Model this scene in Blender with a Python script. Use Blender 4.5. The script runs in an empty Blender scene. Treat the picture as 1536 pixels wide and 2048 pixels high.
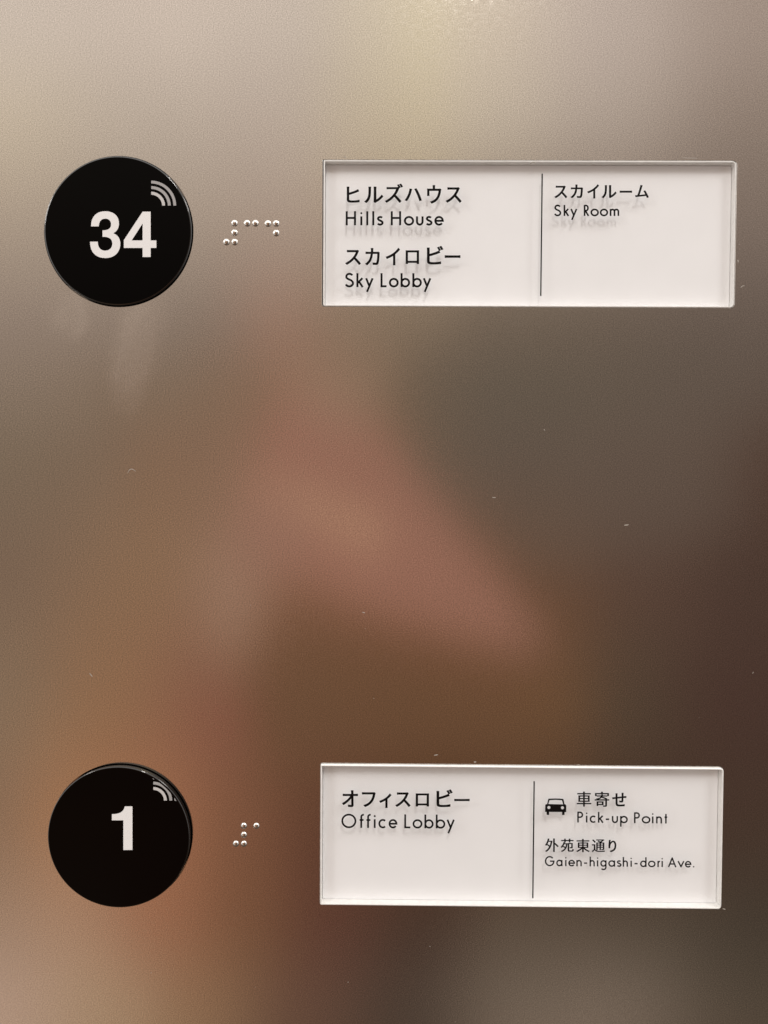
import bpy, bmesh, math, random
from mathutils import Vector, Matrix

# ------------------------------------------------------------------ settings
USE_DENOISE = True
ROUGH=0.09; BUMP_S=0.5; BUMP_D=0.000016; GRAIN_COL=0.26; SMEAR=0.2
PLATE_COL=(0.86,0.86,0.87); DIGIT_COL=(0.80,0.785,0.78)
BTN_SPEC=0.8; UP_Y=-0.0001; UP_DEPTH=0.0020; LO_Y=-0.0008; LO_DEPTH=0.0024
WALL_T=0.00035; DOT_H=0.62
INK_W=1.25
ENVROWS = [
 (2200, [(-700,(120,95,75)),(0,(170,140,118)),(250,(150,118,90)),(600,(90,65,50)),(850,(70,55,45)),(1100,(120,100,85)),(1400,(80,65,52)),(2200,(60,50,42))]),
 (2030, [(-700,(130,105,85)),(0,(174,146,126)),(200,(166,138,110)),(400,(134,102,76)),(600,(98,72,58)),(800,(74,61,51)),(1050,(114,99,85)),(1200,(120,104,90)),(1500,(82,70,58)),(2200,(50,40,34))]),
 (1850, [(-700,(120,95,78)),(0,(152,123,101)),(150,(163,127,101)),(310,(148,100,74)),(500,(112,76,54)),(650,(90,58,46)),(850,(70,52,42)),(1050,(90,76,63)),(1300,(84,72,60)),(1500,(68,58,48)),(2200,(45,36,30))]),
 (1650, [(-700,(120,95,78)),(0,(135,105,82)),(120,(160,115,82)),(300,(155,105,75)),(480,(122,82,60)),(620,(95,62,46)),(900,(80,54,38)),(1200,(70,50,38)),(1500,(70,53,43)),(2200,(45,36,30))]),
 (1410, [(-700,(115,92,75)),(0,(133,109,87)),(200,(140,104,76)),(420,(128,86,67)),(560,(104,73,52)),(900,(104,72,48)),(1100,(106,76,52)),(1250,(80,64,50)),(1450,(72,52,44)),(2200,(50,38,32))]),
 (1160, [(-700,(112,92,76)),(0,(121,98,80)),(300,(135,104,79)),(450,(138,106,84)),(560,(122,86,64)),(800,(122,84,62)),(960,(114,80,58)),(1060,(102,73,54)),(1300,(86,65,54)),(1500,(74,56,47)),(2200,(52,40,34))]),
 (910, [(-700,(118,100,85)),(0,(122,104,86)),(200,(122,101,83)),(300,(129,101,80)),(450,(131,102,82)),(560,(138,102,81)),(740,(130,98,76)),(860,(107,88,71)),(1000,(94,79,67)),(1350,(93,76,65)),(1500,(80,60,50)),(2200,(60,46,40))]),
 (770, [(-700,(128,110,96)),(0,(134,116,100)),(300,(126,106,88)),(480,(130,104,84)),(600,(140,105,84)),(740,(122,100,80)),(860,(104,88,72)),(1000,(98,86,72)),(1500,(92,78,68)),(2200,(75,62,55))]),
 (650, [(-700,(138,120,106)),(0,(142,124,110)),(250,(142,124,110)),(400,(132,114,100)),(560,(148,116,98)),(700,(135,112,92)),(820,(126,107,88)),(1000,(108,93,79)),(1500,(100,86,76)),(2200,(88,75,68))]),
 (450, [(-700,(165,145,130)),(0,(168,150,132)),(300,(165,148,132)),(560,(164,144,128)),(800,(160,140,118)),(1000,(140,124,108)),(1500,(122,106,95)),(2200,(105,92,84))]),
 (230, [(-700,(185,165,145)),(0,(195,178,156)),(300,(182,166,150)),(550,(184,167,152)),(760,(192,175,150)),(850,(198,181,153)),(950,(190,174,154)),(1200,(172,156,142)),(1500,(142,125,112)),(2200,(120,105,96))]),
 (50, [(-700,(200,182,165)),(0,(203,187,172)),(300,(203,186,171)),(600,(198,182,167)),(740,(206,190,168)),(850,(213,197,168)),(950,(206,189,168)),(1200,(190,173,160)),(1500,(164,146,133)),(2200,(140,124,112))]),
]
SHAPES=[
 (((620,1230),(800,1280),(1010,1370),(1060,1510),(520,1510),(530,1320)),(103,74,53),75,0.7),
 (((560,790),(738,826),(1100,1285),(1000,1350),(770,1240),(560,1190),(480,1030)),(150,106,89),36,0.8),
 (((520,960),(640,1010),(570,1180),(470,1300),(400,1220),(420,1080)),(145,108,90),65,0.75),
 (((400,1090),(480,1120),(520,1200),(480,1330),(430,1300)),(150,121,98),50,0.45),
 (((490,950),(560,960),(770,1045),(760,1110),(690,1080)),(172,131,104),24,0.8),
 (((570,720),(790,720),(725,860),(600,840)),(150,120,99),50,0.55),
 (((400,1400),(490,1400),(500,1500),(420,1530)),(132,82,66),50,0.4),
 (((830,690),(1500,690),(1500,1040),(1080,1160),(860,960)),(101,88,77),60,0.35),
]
CEIL=[(0.8,1.3,(1.85,1.82,1.79)),(-0.8,-1.2,(0.13,0.10,0.08))]
SIDES=[(-0.75,-1.2,(1.28,1.25,1.22)),(0.75,1.2,(1.05,1.01,0.98))]
LAMPS=[((0.16,-1.3,1.42),(0,0,0),0.10,0.35,8.0,(1.0,0.965,0.925)),
 ((1.5,-1.1,1.8),(0,0,0),0.55,0.55,15.0,(1.0,0.97,0.94)),
 ((-1.7,-1.2,1.0),(0,0,0),0.35,0.35,6.0,(1.0,0.97,0.94))]

random.seed(11)
S = bpy.context.scene
COL = S.collection

# ------------------------------------------------------------------ camera
F_PX = 1479.0                      # focal length in pixels of the 1536 x 2048 photograph
DIST = 0.1925                      # metres from the panel
PITCH, YAW, ROLL = -0.0245605, 0.00850981, -0.00615356
ROT = (Matrix.Rotation(YAW, 3, 'Z') @ Matrix.Rotation(PITCH, 3, 'X') @ Matrix.Rotation(ROLL, 3, 'Y'))
CAM_POS = Vector((0, -DIST, 0))
cam_d = bpy.data.cameras.new('camera')
cam = bpy.data.objects.new('camera', cam_d)
COL.objects.link(cam)
cam.location = CAM_POS
cam.rotation_euler = (ROT @ Matrix.Rotation(math.radians(90), 3, 'X')).to_euler()
cam_d.sensor_fit = 'VERTICAL'
cam_d.sensor_height = 36.0
cam_d.lens = 36.0 * F_PX / 2048.0
cam_d.clip_start = 0.002
cam_d.clip_end = 50
S.camera = cam
S.view_settings.view_transform = 'Standard'
S.view_settings.look = 'None'
S.view_settings.exposure = 0
S.view_settings.gamma = 1
S.view_settings.use_curve_mapping = False
S.cycles.max_bounces = 10
S.cycles.transparent_max_bounces = 16
S.cycles.use_denoising = USE_DENOISE
S.cycles.sample_clamp_indirect = 6.0


def ray(px, py):
    """direction of a photo pixel in the world"""
    return ROT @ Vector(((px - 768) / F_PX, 1.0, -(py - 1024) / F_PX))


def at(px, py, y=0.0):
    """the point a photo pixel shows on the plane at depth y"""
    d = ray(px, py)
    return CAM_POS + d * ((y - CAM_POS.y) / d.y)


def lin(c):
    return tuple(((v / 255) / 12.92 if v / 255 <= 0.04045 else ((v / 255 + 0.055) / 1.055) ** 2.4) for v in c)


# ------------------------------------------------------------------ surroundings (reflection colours painted into the world, by direction)
STEEL = (0.62, 0.585, 0.55)
world = bpy.data.worlds.new('World')
S.world = world
world.use_nodes = True
wn, wl = world.node_tree.nodes, world.node_tree.links
wn.clear()


def wmath(op, a, b=None, clamp=False):
    n = wn.new('ShaderNodeMath'); n.operation = op; n.use_clamp = clamp
    for i, v in enumerate((a, b)):
        if v is None: continue
        if isinstance(v, (int, float)): n.inputs[i].default_value = v
        else: wl.new(v, n.inputs[i])
    return n.outputs[0]


geo = wn.new('ShaderNodeTexCoord')
sep = wn.new('ShaderNodeSeparateXYZ')
wl.new(geo.outputs['Generated'], sep.inputs[0])
front = wmath('MAXIMUM', wmath('MULTIPLY', sep.outputs['Y'], -1.0), 0.02)
U = wmath('DIVIDE', sep.outputs['X'], front)
V = wmath('DIVIDE', sep.outputs['Z'], front)
# rows of painted reflection colours, bottom to top: (height in the photo, ((x, colour seen in the steel), ...))
ROWS = ENVROWS


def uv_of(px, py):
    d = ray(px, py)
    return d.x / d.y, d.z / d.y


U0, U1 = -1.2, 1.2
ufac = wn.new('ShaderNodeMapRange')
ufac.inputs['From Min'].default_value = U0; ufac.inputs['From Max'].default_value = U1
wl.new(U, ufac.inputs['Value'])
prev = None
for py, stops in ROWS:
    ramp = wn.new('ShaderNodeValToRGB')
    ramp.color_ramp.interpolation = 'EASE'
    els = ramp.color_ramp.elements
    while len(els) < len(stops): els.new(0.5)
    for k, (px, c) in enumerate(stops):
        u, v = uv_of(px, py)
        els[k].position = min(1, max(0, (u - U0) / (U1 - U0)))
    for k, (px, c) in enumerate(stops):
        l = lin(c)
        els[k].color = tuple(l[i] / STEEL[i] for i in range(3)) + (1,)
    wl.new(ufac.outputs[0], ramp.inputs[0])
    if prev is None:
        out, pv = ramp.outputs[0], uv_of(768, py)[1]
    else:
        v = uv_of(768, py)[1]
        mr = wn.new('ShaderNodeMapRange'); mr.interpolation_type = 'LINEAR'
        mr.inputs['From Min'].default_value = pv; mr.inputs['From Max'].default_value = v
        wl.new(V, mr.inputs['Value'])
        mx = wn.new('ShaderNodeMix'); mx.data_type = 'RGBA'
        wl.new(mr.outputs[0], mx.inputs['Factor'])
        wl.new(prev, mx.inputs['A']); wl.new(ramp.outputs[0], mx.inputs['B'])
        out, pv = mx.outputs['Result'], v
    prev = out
# softly outlined reflection patches painted into the world: (corner pixels seen in the steel, colour, softness in px, strength)
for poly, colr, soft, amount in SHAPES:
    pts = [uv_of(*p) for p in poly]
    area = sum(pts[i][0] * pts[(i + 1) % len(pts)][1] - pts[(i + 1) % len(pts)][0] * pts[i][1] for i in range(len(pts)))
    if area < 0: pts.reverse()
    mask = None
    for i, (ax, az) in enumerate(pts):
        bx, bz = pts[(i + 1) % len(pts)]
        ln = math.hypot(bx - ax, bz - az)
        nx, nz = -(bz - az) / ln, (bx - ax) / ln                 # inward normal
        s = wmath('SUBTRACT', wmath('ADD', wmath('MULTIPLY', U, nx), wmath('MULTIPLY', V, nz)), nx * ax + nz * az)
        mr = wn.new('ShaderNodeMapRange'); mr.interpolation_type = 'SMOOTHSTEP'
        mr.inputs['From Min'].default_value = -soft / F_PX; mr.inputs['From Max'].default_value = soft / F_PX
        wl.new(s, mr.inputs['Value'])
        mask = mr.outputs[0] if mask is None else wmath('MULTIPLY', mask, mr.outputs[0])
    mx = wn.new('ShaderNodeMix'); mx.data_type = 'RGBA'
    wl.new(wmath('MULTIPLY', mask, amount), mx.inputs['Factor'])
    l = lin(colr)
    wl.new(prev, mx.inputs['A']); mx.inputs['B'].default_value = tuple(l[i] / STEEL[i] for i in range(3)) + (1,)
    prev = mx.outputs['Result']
# added side glow that lights the signs, then brightened ceiling and dark floor
for src, lo, hi, colr in [(U,) + s for s in SIDES] + [(V,) + s for s in CEIL]:
    mr = wn.new('ShaderNodeMapRange'); mr.interpolation_type = 'SMOOTHSTEP'
    mr.inputs['From Min'].default_value = lo; mr.inputs['From Max'].default_value = hi
    wl.new(src, mr.inputs['Value'])
    mx = wn.new('ShaderNodeMix'); mx.data_type = 'RGBA'
    wl.new(mr.outputs[0], mx.inputs['Factor'])
    wl.new(prev, mx.inputs['A']); mx.inputs['B'].default_value = colr + (1,)
    prev = mx.outputs['Result']
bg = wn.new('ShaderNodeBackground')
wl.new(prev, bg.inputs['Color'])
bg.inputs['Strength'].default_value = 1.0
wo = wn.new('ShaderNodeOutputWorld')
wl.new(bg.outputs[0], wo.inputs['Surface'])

# ceiling strip light of the lift car
for (loc, aim, sx, sy, power, colr) in LAMPS:
    ld = bpy.data.lights.new('ceiling_lamp', 'AREA')
    ld.shape = 'RECTANGLE'; ld.size = sx; ld.size_y = sy
    ld.energy = power; ld.color = colr
    lo = bpy.data.objects.new('ceiling_lamp', ld)
    COL.objects.link(lo)
    lo.location = loc
    lo.rotation_euler = (Vector(aim) - Vector(loc)).to_track_quat('-Z', 'Y').to_euler()


# outlines of the Japanese characters, each in a 1000 x 1000 box
GLYPHS = {
'せ': ('240,687 241,839 241,865 240,889 238,914 233,962 367,962 364,919 362,896 361,871 361,844 360,701 425,707 513,716 604,725 677,733 677,889 677,911 676,936 674,959 669,1000 802,1000 798,960 797,937 796,913 795,892 793,743 896,750 917,752 939,753 961,755 1000,757 1000,621 965,622 943,622 919,622 896,622 870,621 841,619 809,617 790,616 789,564 786,494 782,429 775,375 763,336 741,308 710,294 673,290 636,292 595,297 555,302 510,310 513,435 562,424 592,419 619,416 640,415 654,416 659,418 662,421 664,432 668,467 671,516 674,571 675,607 608,601 518,591 429,582 360,574 359,498 359,412 359,341 360,292 365,213 383,168 432,142 538,133 628,135 717,142 797,151 882,165 878,21 797,13 716,7 629,2 542,0 387,13 295,61 253,150 241,277 241,330 240,404 240,490 240,560 142,548 115,544 86,539 57,535 14,528 0,669 46,670 74,671 103,674 132,677',
 '19,21,20 19,22,21 4,6,5 4,7,6 19,23,22 18,23,19 18,24,23 17,24,18 4,8,7 3,8,4 17,25,24 16,25,17 3,9,8 16,26,25 2,9,3 15,26,16 2,10,9 1,10,2 1,11,10 0,11,1 30,32,31 29,32,30 28,32,29 27,32,28 26,32,27 15,32,26 14,32,15 13,32,14 12,32,13 11,32,12 0,32,11 104,32,0 103,32,104 102,32,103 101,32,102 100,32,101 99,98,100 98,97,100 97,96,100 96,95,100 95,94,100 94,69,100 69,68,100 68,67,100 67,66,100 66,65,100 65,40,100 40,39,100 39,38,100 38,37,100 37,36,100 36,34,100 34,33,100 33,32,100 36,35,34 65,41,40 64,41,65 94,70,69 63,41,64 63,42,41 93,70,94 62,42,63 93,71,70 62,43,42 92,71,93 61,43,62 52,54,53 60,43,61 60,44,43 52,55,54 59,44,60 52,56,55 58,44,59 52,57,56 57,44,58 52,44,57 92,72,71 91,72,92 52,45,44 91,73,72 52,46,45 90,73,91 51,46,52 51,47,46 50,47,51 49,47,50 49,48,47 90,74,73 89,74,90 89,75,74 89,76,75 80,82,81 79,82,80 88,76,89 78,82,79 88,77,76 77,82,78 88,82,77 87,82,88 87,83,82 86,83,87 86,84,83 86,85,84'),
'り': ('204,761 309,847 443,912 602,938 764,909 891,825 971,696 1000,528 948,316 800,162 574,61 273,0 165,115 446,162 639,236 766,353 813,528 797,648 751,741 678,798 580,818 446,787 325,704 235,593 192,478 188,447 188,416 190,382 199,324 21,314 12,368 6,411 2,461 0,515 5,606 18,707 35,804 51,885 55,911 59,935 61,959 66,1000 266,995 234,901 212,815 194,730 198,753',
 '40,42,41 40,43,42 39,43,40 2,4,3 38,43,39 1,4,2 37,43,38 1,5,4 37,44,43 36,44,37 0,20,1 20,5,1 20,19,5 19,6,5 0,21,20 36,46,44 46,45,44 35,46,36 18,6,19 0,22,21 46,22,0 35,22,46 17,6,18 34,22,35 34,23,22 17,7,6 16,7,17 33,23,34 33,24,23 15,7,16 15,8,7 32,24,33 32,25,24 31,25,32 31,26,25 31,27,26 30,27,31 30,28,27 29,28,30 14,8,15 14,9,8 13,9,14 13,10,9 12,10,13 11,10,12'),
'ィ': ('629,771 720,842 799,914 879,1000 1000,887 922,810 844,743 756,676 670,619 670,143 671,109 672,76 674,46 681,0 499,0 504,46 506,76 507,109 507,143 507,526 443,494 333,446 215,400 75,354 0,496 168,543 306,596 430,653 531,708',
 '2,4,3 1,4,2 1,5,4 0,5,1 0,6,5 28,6,0 28,7,6 27,7,28 27,8,7 26,8,27 26,19,8 19,9,8 25,19,26 24,19,25 24,20,19 18,9,19 23,20,24 23,21,20 23,22,21 17,9,18 17,10,9 16,10,17 16,11,10 16,12,11 15,12,16 15,13,12 14,13,15'),
'イ': ('641,774 728,842 807,913 889,1000 1000,901 912,818 832,751 746,686 663,629 663,144 664,110 665,75 667,44 673,0 510,0 515,43 518,74 519,110 520,144 520,547 446,509 331,458 209,411 67,364 0,490 174,542 314,595 439,653 548,714',
 '2,4,3 1,4,2 1,5,4 0,5,1 0,6,5 28,6,0 28,7,6 27,7,28 27,8,7 26,8,27 26,19,8 19,9,8 25,19,26 25,20,19 18,9,19 24,20,25 24,21,20 23,21,24 23,22,21 17,9,18 17,10,9 17,11,10 16,11,17 16,12,11 15,12,16 15,13,12 14,13,15'),
'ウ': ('960,610 934,520 898,426 849,336 760,227 642,134 498,59 319,0 204,120 272,131 304,138 337,147 368,157 463,192 555,243 638,306 704,380 749,457 784,542 809,628 819,686 149,686 149,657 149,597 149,539 149,499 149,483 150,465 152,448 157,412 0,412 4,449 5,468 6,487 6,504 6,545 6,603 6,662 6,706 6,726 6,749 4,771 0,814 52,810 80,809 110,808 142,808 403,808 403,896 403,914 402,933 400,955 395,1000 564,1000 557,955 554,933 553,914 553,896 553,808 819,808 849,808 872,810 888,812 910,818 1000,767 991,740 986,722 981,704 977,687',
 '51,53,52 51,54,53 50,54,51 50,55,54 49,55,50 49,56,55 48,56,49 48,57,56 47,57,48 47,58,57 62,64,63 41,43,42 61,64,62 41,44,43 60,64,61 41,45,44 59,64,60 41,46,45 41,47,46 41,58,47 41,59,58 41,64,59 40,64,41 40,65,64 39,65,40 39,66,65 38,66,39 38,67,66 37,21,38 21,67,38 21,68,67 21,20,68 20,0,68 37,22,21 19,0,20 36,22,37 36,23,22 18,0,19 18,1,0 35,23,36 35,24,23 34,24,35 17,1,18 34,25,24 17,2,1 33,25,34 33,26,25 32,26,33 32,27,26 31,27,32 31,28,27 16,2,17 30,28,31 30,29,28 16,3,2 15,3,16 15,4,3 14,4,15 13,4,14 13,5,4 12,5,13 11,5,12 10,5,11 9,5,10 9,6,5 8,6,9 7,6,8'),
'オ': ('183,657 154,657 127,656 101,655 54,653 54,794 100,790 127,787 154,786 181,785 588,785 585,880 583,911 580,937 578,959 571,1000 723,1000 718,954 716,930 714,906 714,881 716,785 881,785 906,786 933,788 958,790 1000,794 1000,654 958,656 933,656 908,657 885,657 718,657 720,534 722,384 724,240 726,112 718,66 693,29 652,7 601,0 553,0 504,2 457,4 395,8 384,146 450,136 493,132 534,129 569,128 584,130 590,134 593,141 594,157 591,535 532,462 408,340 263,224 94,118 0,224 190,336 341,453 465,574 530,657',
 '14,16,15 14,17,16 13,17,14 13,18,17 12,18,13 12,19,18 11,19,12 11,20,19 11,21,20 10,21,11 4,6,5 25,27,26 24,27,25 4,7,6 23,27,24 4,8,7 22,27,23 4,9,8 4,10,9 4,21,10 4,22,21 4,3,22 3,2,22 2,1,22 1,0,22 0,32,22 32,31,22 31,30,22 30,29,22 29,28,22 28,27,22 63,32,0 62,32,63 62,33,32 61,54,62 54,33,62 61,55,54 53,33,54 53,34,33 61,56,55 60,56,61 53,35,34 60,57,56 59,57,60 53,36,35 58,57,59 52,36,53 44,46,45 51,36,52 44,47,46 50,36,51 44,48,47 49,36,50 44,49,48 44,36,49 44,37,36 44,38,37 44,39,38 43,39,44 43,40,39 42,40,43 41,40,42'),
'カ': ('985,558 972,393 950,228 913,104 888,67 854,40 811,25 760,21 709,22 657,24 605,26 538,30 520,167 596,159 645,155 690,152 731,151 752,153 767,158 777,165 786,179 815,274 835,412 846,557 848,657 532,657 485,445 401,265 286,123 128,0 0,96 57,127 90,147 122,170 152,194 237,280 307,385 360,516 391,657 204,657 166,657 130,656 94,655 38,650 38,791 94,786 130,784 166,783 202,783 406,783 406,793 408,823 409,853 409,883 409,905 407,930 404,955 398,1000 562,1000 557,957 555,932 553,907 552,884 551,853 549,822 548,792 547,783 826,783 849,783 870,784 888,786 910,789 1000,747 995,719 993,704 992,691 992,678',
 '56,58,57 56,59,58 56,60,59 55,60,56 55,61,60 54,61,55 54,62,61 53,62,54 53,63,62 52,63,53 51,63,52 51,64,63 50,64,51 50,65,64 49,65,50 49,66,65 43,45,44 70,72,71 43,46,45 69,72,70 43,47,46 68,72,69 43,48,47 67,72,68 43,49,48 43,66,49 43,67,66 43,72,67 43,42,72 42,73,72 42,74,73 42,75,74 42,41,75 41,76,75 41,40,76 40,39,76 39,38,76 38,25,76 25,24,76 24,0,76 37,25,38 37,26,25 23,0,24 23,1,0 22,1,23 36,26,37 36,27,26 21,1,22 21,2,1 35,27,36 34,27,35 20,2,21 34,28,27 20,3,2 33,28,34 19,3,20 32,28,33 11,13,12 18,3,19 11,14,13 17,3,18 11,15,14 16,3,17 11,16,15 11,3,16 31,28,32 30,28,31 30,29,28 11,4,3 11,5,4 11,6,5 10,6,11 9,6,10 9,7,6 8,7,9'),
'ス': ('808,772 761,673 706,574 654,496 737,413 832,309 919,208 1000,105 888,0 809,108 730,206 644,305 567,384 479,288 366,185 244,93 103,10 0,129 161,214 289,305 404,410 503,519 562,601 618,693 664,786 685,843 629,843 483,843 336,843 253,843 220,843 184,841 154,839 115,835 115,998 156,993 188,991 223,989 253,988 338,988 482,988 625,988 708,988 735,989 758,991 777,994 801,1000 882,932 866,906 858,892 851,876 844,862',
 '45,47,46 33,35,34 44,47,45 33,36,35 33,37,36 43,47,44 33,38,37 42,47,43 33,39,38 33,40,39 33,41,40 33,42,41 33,47,42 33,48,47 33,32,48 32,49,48 32,31,49 31,30,49 30,50,49 30,51,50 30,29,51 29,28,51 28,26,51 26,25,51 25,0,51 27,26,28 24,0,25 23,0,24 23,1,0 22,1,23 22,2,1 21,2,22 21,3,2 20,3,21 20,4,3 20,12,4 12,5,4 19,12,20 19,13,12 11,5,12 11,6,5 18,13,19 10,6,11 18,14,13 17,14,18 10,7,6 9,7,10 17,15,14 16,15,17 8,7,9'),
'ズ': ('790,757 766,803 744,842 721,881 690,928 771,962 799,919 824,880 847,840 872,793 918,796 893,843 870,882 846,920 815,965 895,1000 925,957 950,918 974,878 1000,832 741,643 697,560 646,477 595,408 676,335 765,248 845,164 918,82 822,0 751,87 677,169 596,252 521,323 435,239 330,152 216,75 88,8 0,99 144,167 264,244 372,332 465,425 521,493 573,571 616,650 639,707 579,707 442,707 305,707 228,707 196,706 163,705 134,703 104,700 104,824 136,821 166,819 199,817 228,816 307,816 441,816 575,816 652,816 678,817 700,818 718,821 738,826 808,773 795,755 788,743 781,731 775,719',
 '14,16,15 13,16,14 4,6,5 13,17,16 3,6,4 12,17,13 3,7,6 12,18,17 11,18,12 2,7,3 2,8,7 11,19,18 10,19,11 1,8,2 1,9,8 65,1,66 1,67,66 53,55,54 64,1,65 53,56,55 53,57,56 63,1,64 53,58,57 62,1,63 53,59,58 53,60,59 53,61,60 53,62,61 53,1,62 53,0,1 67,9,1 67,0,9 0,68,67 53,68,0 53,52,68 52,51,68 51,69,68 51,50,69 50,70,69 50,71,70 50,49,71 49,48,71 48,46,71 46,45,71 45,20,71 47,46,48 44,20,45 43,20,44 43,21,20 42,21,43 42,22,21 41,22,42 41,23,22 40,23,41 40,24,23 40,32,24 32,25,24 39,32,40 39,33,32 31,25,32 30,25,31 30,26,25 38,33,39 38,34,33 29,26,30 37,34,38 29,27,26 37,35,34 36,35,37 28,27,29'),
'ハ': ('689,1000 733,893 776,782 820,663 860,547 896,434 933,307 967,183 1000,56 866,2 836,136 804,257 770,379 735,494 698,606 655,724 613,835 564,949 433,950 422,903 416,878 411,852 406,828 391,745 368,634 339,512 305,396 270,298 229,200 184,104 129,0 0,67 64,179 110,274 150,369 183,458 219,574 250,704 276,837 296,984',
 '38,18,39 38,19,18 38,20,19 38,21,20 38,22,21 37,22,38 37,23,22 37,24,23 36,24,37 36,25,24 35,25,36 35,26,25 34,26,35 34,27,26 33,27,34 33,28,27 32,28,33 32,29,28 31,29,32 31,30,29 17,1,0 16,1,17 16,2,1 15,2,16 15,3,2 14,3,15 14,4,3 13,4,14 13,5,4 12,5,13 12,6,5 11,6,12 11,7,6 10,7,11 10,8,7 9,8,10'),
'ヒ': ('182,624 298,649 454,688 606,730 737,773 770,785 802,799 834,813 890,841 963,701 906,681 870,668 833,655 797,644 653,600 487,554 319,512 182,480 182,223 188,189 201,171 226,159 268,149 307,145 355,142 408,140 463,139 591,142 730,149 862,161 1000,184 1000,28 865,15 730,7 589,2 457,0 389,1 325,3 265,7 210,13 129,33 66,68 26,122 13,193 13,342 13,557 13,761 13,879 12,905 11,931 8,956 0,1000 194,1000 188,955 185,930 183,905 182,879',
 '50,52,51 50,53,52 49,53,50 49,54,53 48,54,49 48,55,54 47,55,48 47,56,55 46,56,47 46,0,56 7,9,8 6,9,7 5,9,6 4,9,5 3,9,4 45,0,46 2,9,3 2,10,9 1,10,2 1,11,10 1,12,11 1,13,12 0,13,1 0,14,13 45,14,0 45,15,14 44,17,45 17,15,45 17,16,15 44,18,17 43,18,44 43,19,18 42,19,43 42,20,19 29,31,30 42,21,20 28,31,29 42,22,21 42,23,22 27,31,28 42,24,23 42,25,24 26,31,27 42,26,25 42,31,26 41,31,42 40,31,41 39,31,40 39,32,31 39,33,32 38,33,39 38,34,33 37,34,38 36,34,37 36,35,34'),
'ビ': ('748,724 717,778 691,819 663,860 622,914 729,955 765,907 794,865 822,823 856,768 893,771 860,825 834,866 806,906 764,959 871,1000 908,951 938,910 967,868 1000,815 158,568 253,591 382,625 508,662 618,700 646,711 674,723 702,736 749,760 812,634 764,616 733,604 701,593 671,582 550,543 412,503 272,466 158,438 158,203 162,172 173,156 195,145 231,136 264,132 305,130 350,128 397,127 508,129 627,136 740,147 858,167 858,26 742,14 626,6 506,2 392,0 334,1 279,3 227,6 182,12 111,30 56,62 22,111 11,176 11,313 11,508 11,694 11,801 10,823 9,847 7,870 0,912 166,912 161,871 159,848 158,825 158,801',
 '14,16,15 13,16,14 4,6,5 13,17,16 3,6,4 70,72,71 70,73,72 13,18,17 3,7,6 12,18,13 70,74,73 69,74,70 12,19,18 11,19,12 3,8,7 2,8,3 69,75,74 68,75,69 10,19,11 68,76,75 2,9,8 67,76,68 1,9,2 67,20,76 66,20,67 0,28,1 28,9,1 28,0,9 27,29,28 26,29,27 25,29,26 24,29,25 23,29,24 65,20,66 22,29,23 22,30,29 21,30,22 21,31,30 21,32,31 21,33,32 20,33,21 20,34,33 65,34,20 65,35,34 64,37,65 37,35,65 37,36,35 64,38,37 63,38,64 63,39,38 62,39,63 62,40,39 49,51,50 62,41,40 48,51,49 62,42,41 62,43,42 47,51,48 62,44,43 62,45,44 46,51,47 62,46,45 62,51,46 61,51,62 60,51,61 59,51,60 59,52,51 59,53,52 58,53,59 58,54,53 57,54,58 56,54,57 56,55,54'),
'フ': ('945,739 903,609 845,479 772,363 672,252 552,154 409,71 225,0 103,133 307,199 443,270 553,355 643,451 705,548 755,657 791,768 808,845 706,845 493,845 282,845 154,845 116,844 82,843 50,842 0,840 0,1000 53,995 87,992 121,991 154,990 282,990 493,990 702,990 822,990 837,990 853,991 870,993 896,998 1000,933 987,903 982,888 978,872 974,854',
 '24,26,25 36,38,37 24,27,26 35,38,36 24,28,27 34,38,35 24,29,28 33,38,34 24,30,29 24,31,30 24,32,31 24,33,32 24,38,33 24,39,38 24,40,39 24,23,40 23,22,40 22,41,40 22,21,41 21,42,41 21,20,42 20,19,42 19,18,42 18,17,42 17,16,42 16,0,42 15,0,16 14,0,15 14,1,0 13,1,14 13,2,1 12,2,13 12,3,2 11,3,12 11,4,3 10,4,11 9,4,10 9,5,4 8,5,9 8,6,5 7,6,8'),
'ム': ('217,364 278,556 333,739 369,868 378,904 383,933 387,957 392,1000 543,968 527,924 518,899 508,871 498,837 461,713 408,537 350,353 309,233 411,244 546,259 673,275 754,286 732,331 698,397 664,455 620,522 736,579 810,455 881,322 945,189 1000,61 873,0 854,53 840,90 824,131 811,161 665,142 470,118 279,96 132,81 110,78 88,75 64,71 23,65 0,216 47,216 73,216 99,216 123,217 167,220',
 '6,8,7 6,9,8 5,9,6 4,9,5 4,10,9 3,10,4 3,11,10 3,12,11 2,12,3 2,13,12 1,13,2 1,14,13 24,26,25 0,14,1 0,15,14 23,26,24 22,26,23 22,27,26 21,27,22 48,15,0 48,16,15 20,27,21 20,28,27 19,28,20 18,28,19 17,28,18 16,28,17 48,28,16 47,28,48 46,28,47 42,44,43 45,28,46 44,28,45 42,40,44 40,39,44 39,28,44 39,34,28 34,29,28 39,35,34 33,29,34 39,36,35 32,29,33 39,38,36 38,37,36 31,29,32 42,41,40 31,30,29'),
'ル': ('216,499 226,630 229,767 230,886 229,912 228,934 226,954 219,996 357,996 354,960 352,939 351,914 350,887 349,765 344,619 334,476 316,358 285,259 240,166 185,82 111,0 0,85 79,163 129,233 169,312 198,396 509,278 509,512 509,749 509,889 508,921 506,947 505,966 501,1000 638,1000 635,967 634,947 633,921 632,889 632,750 632,518 632,293 632,210 685,243 767,311 846,395 929,513 1000,395 912,278 818,183 719,101 621,38 610,30 601,23 593,17 576,1 501,73 505,100 507,116 508,132 509,150',
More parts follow.
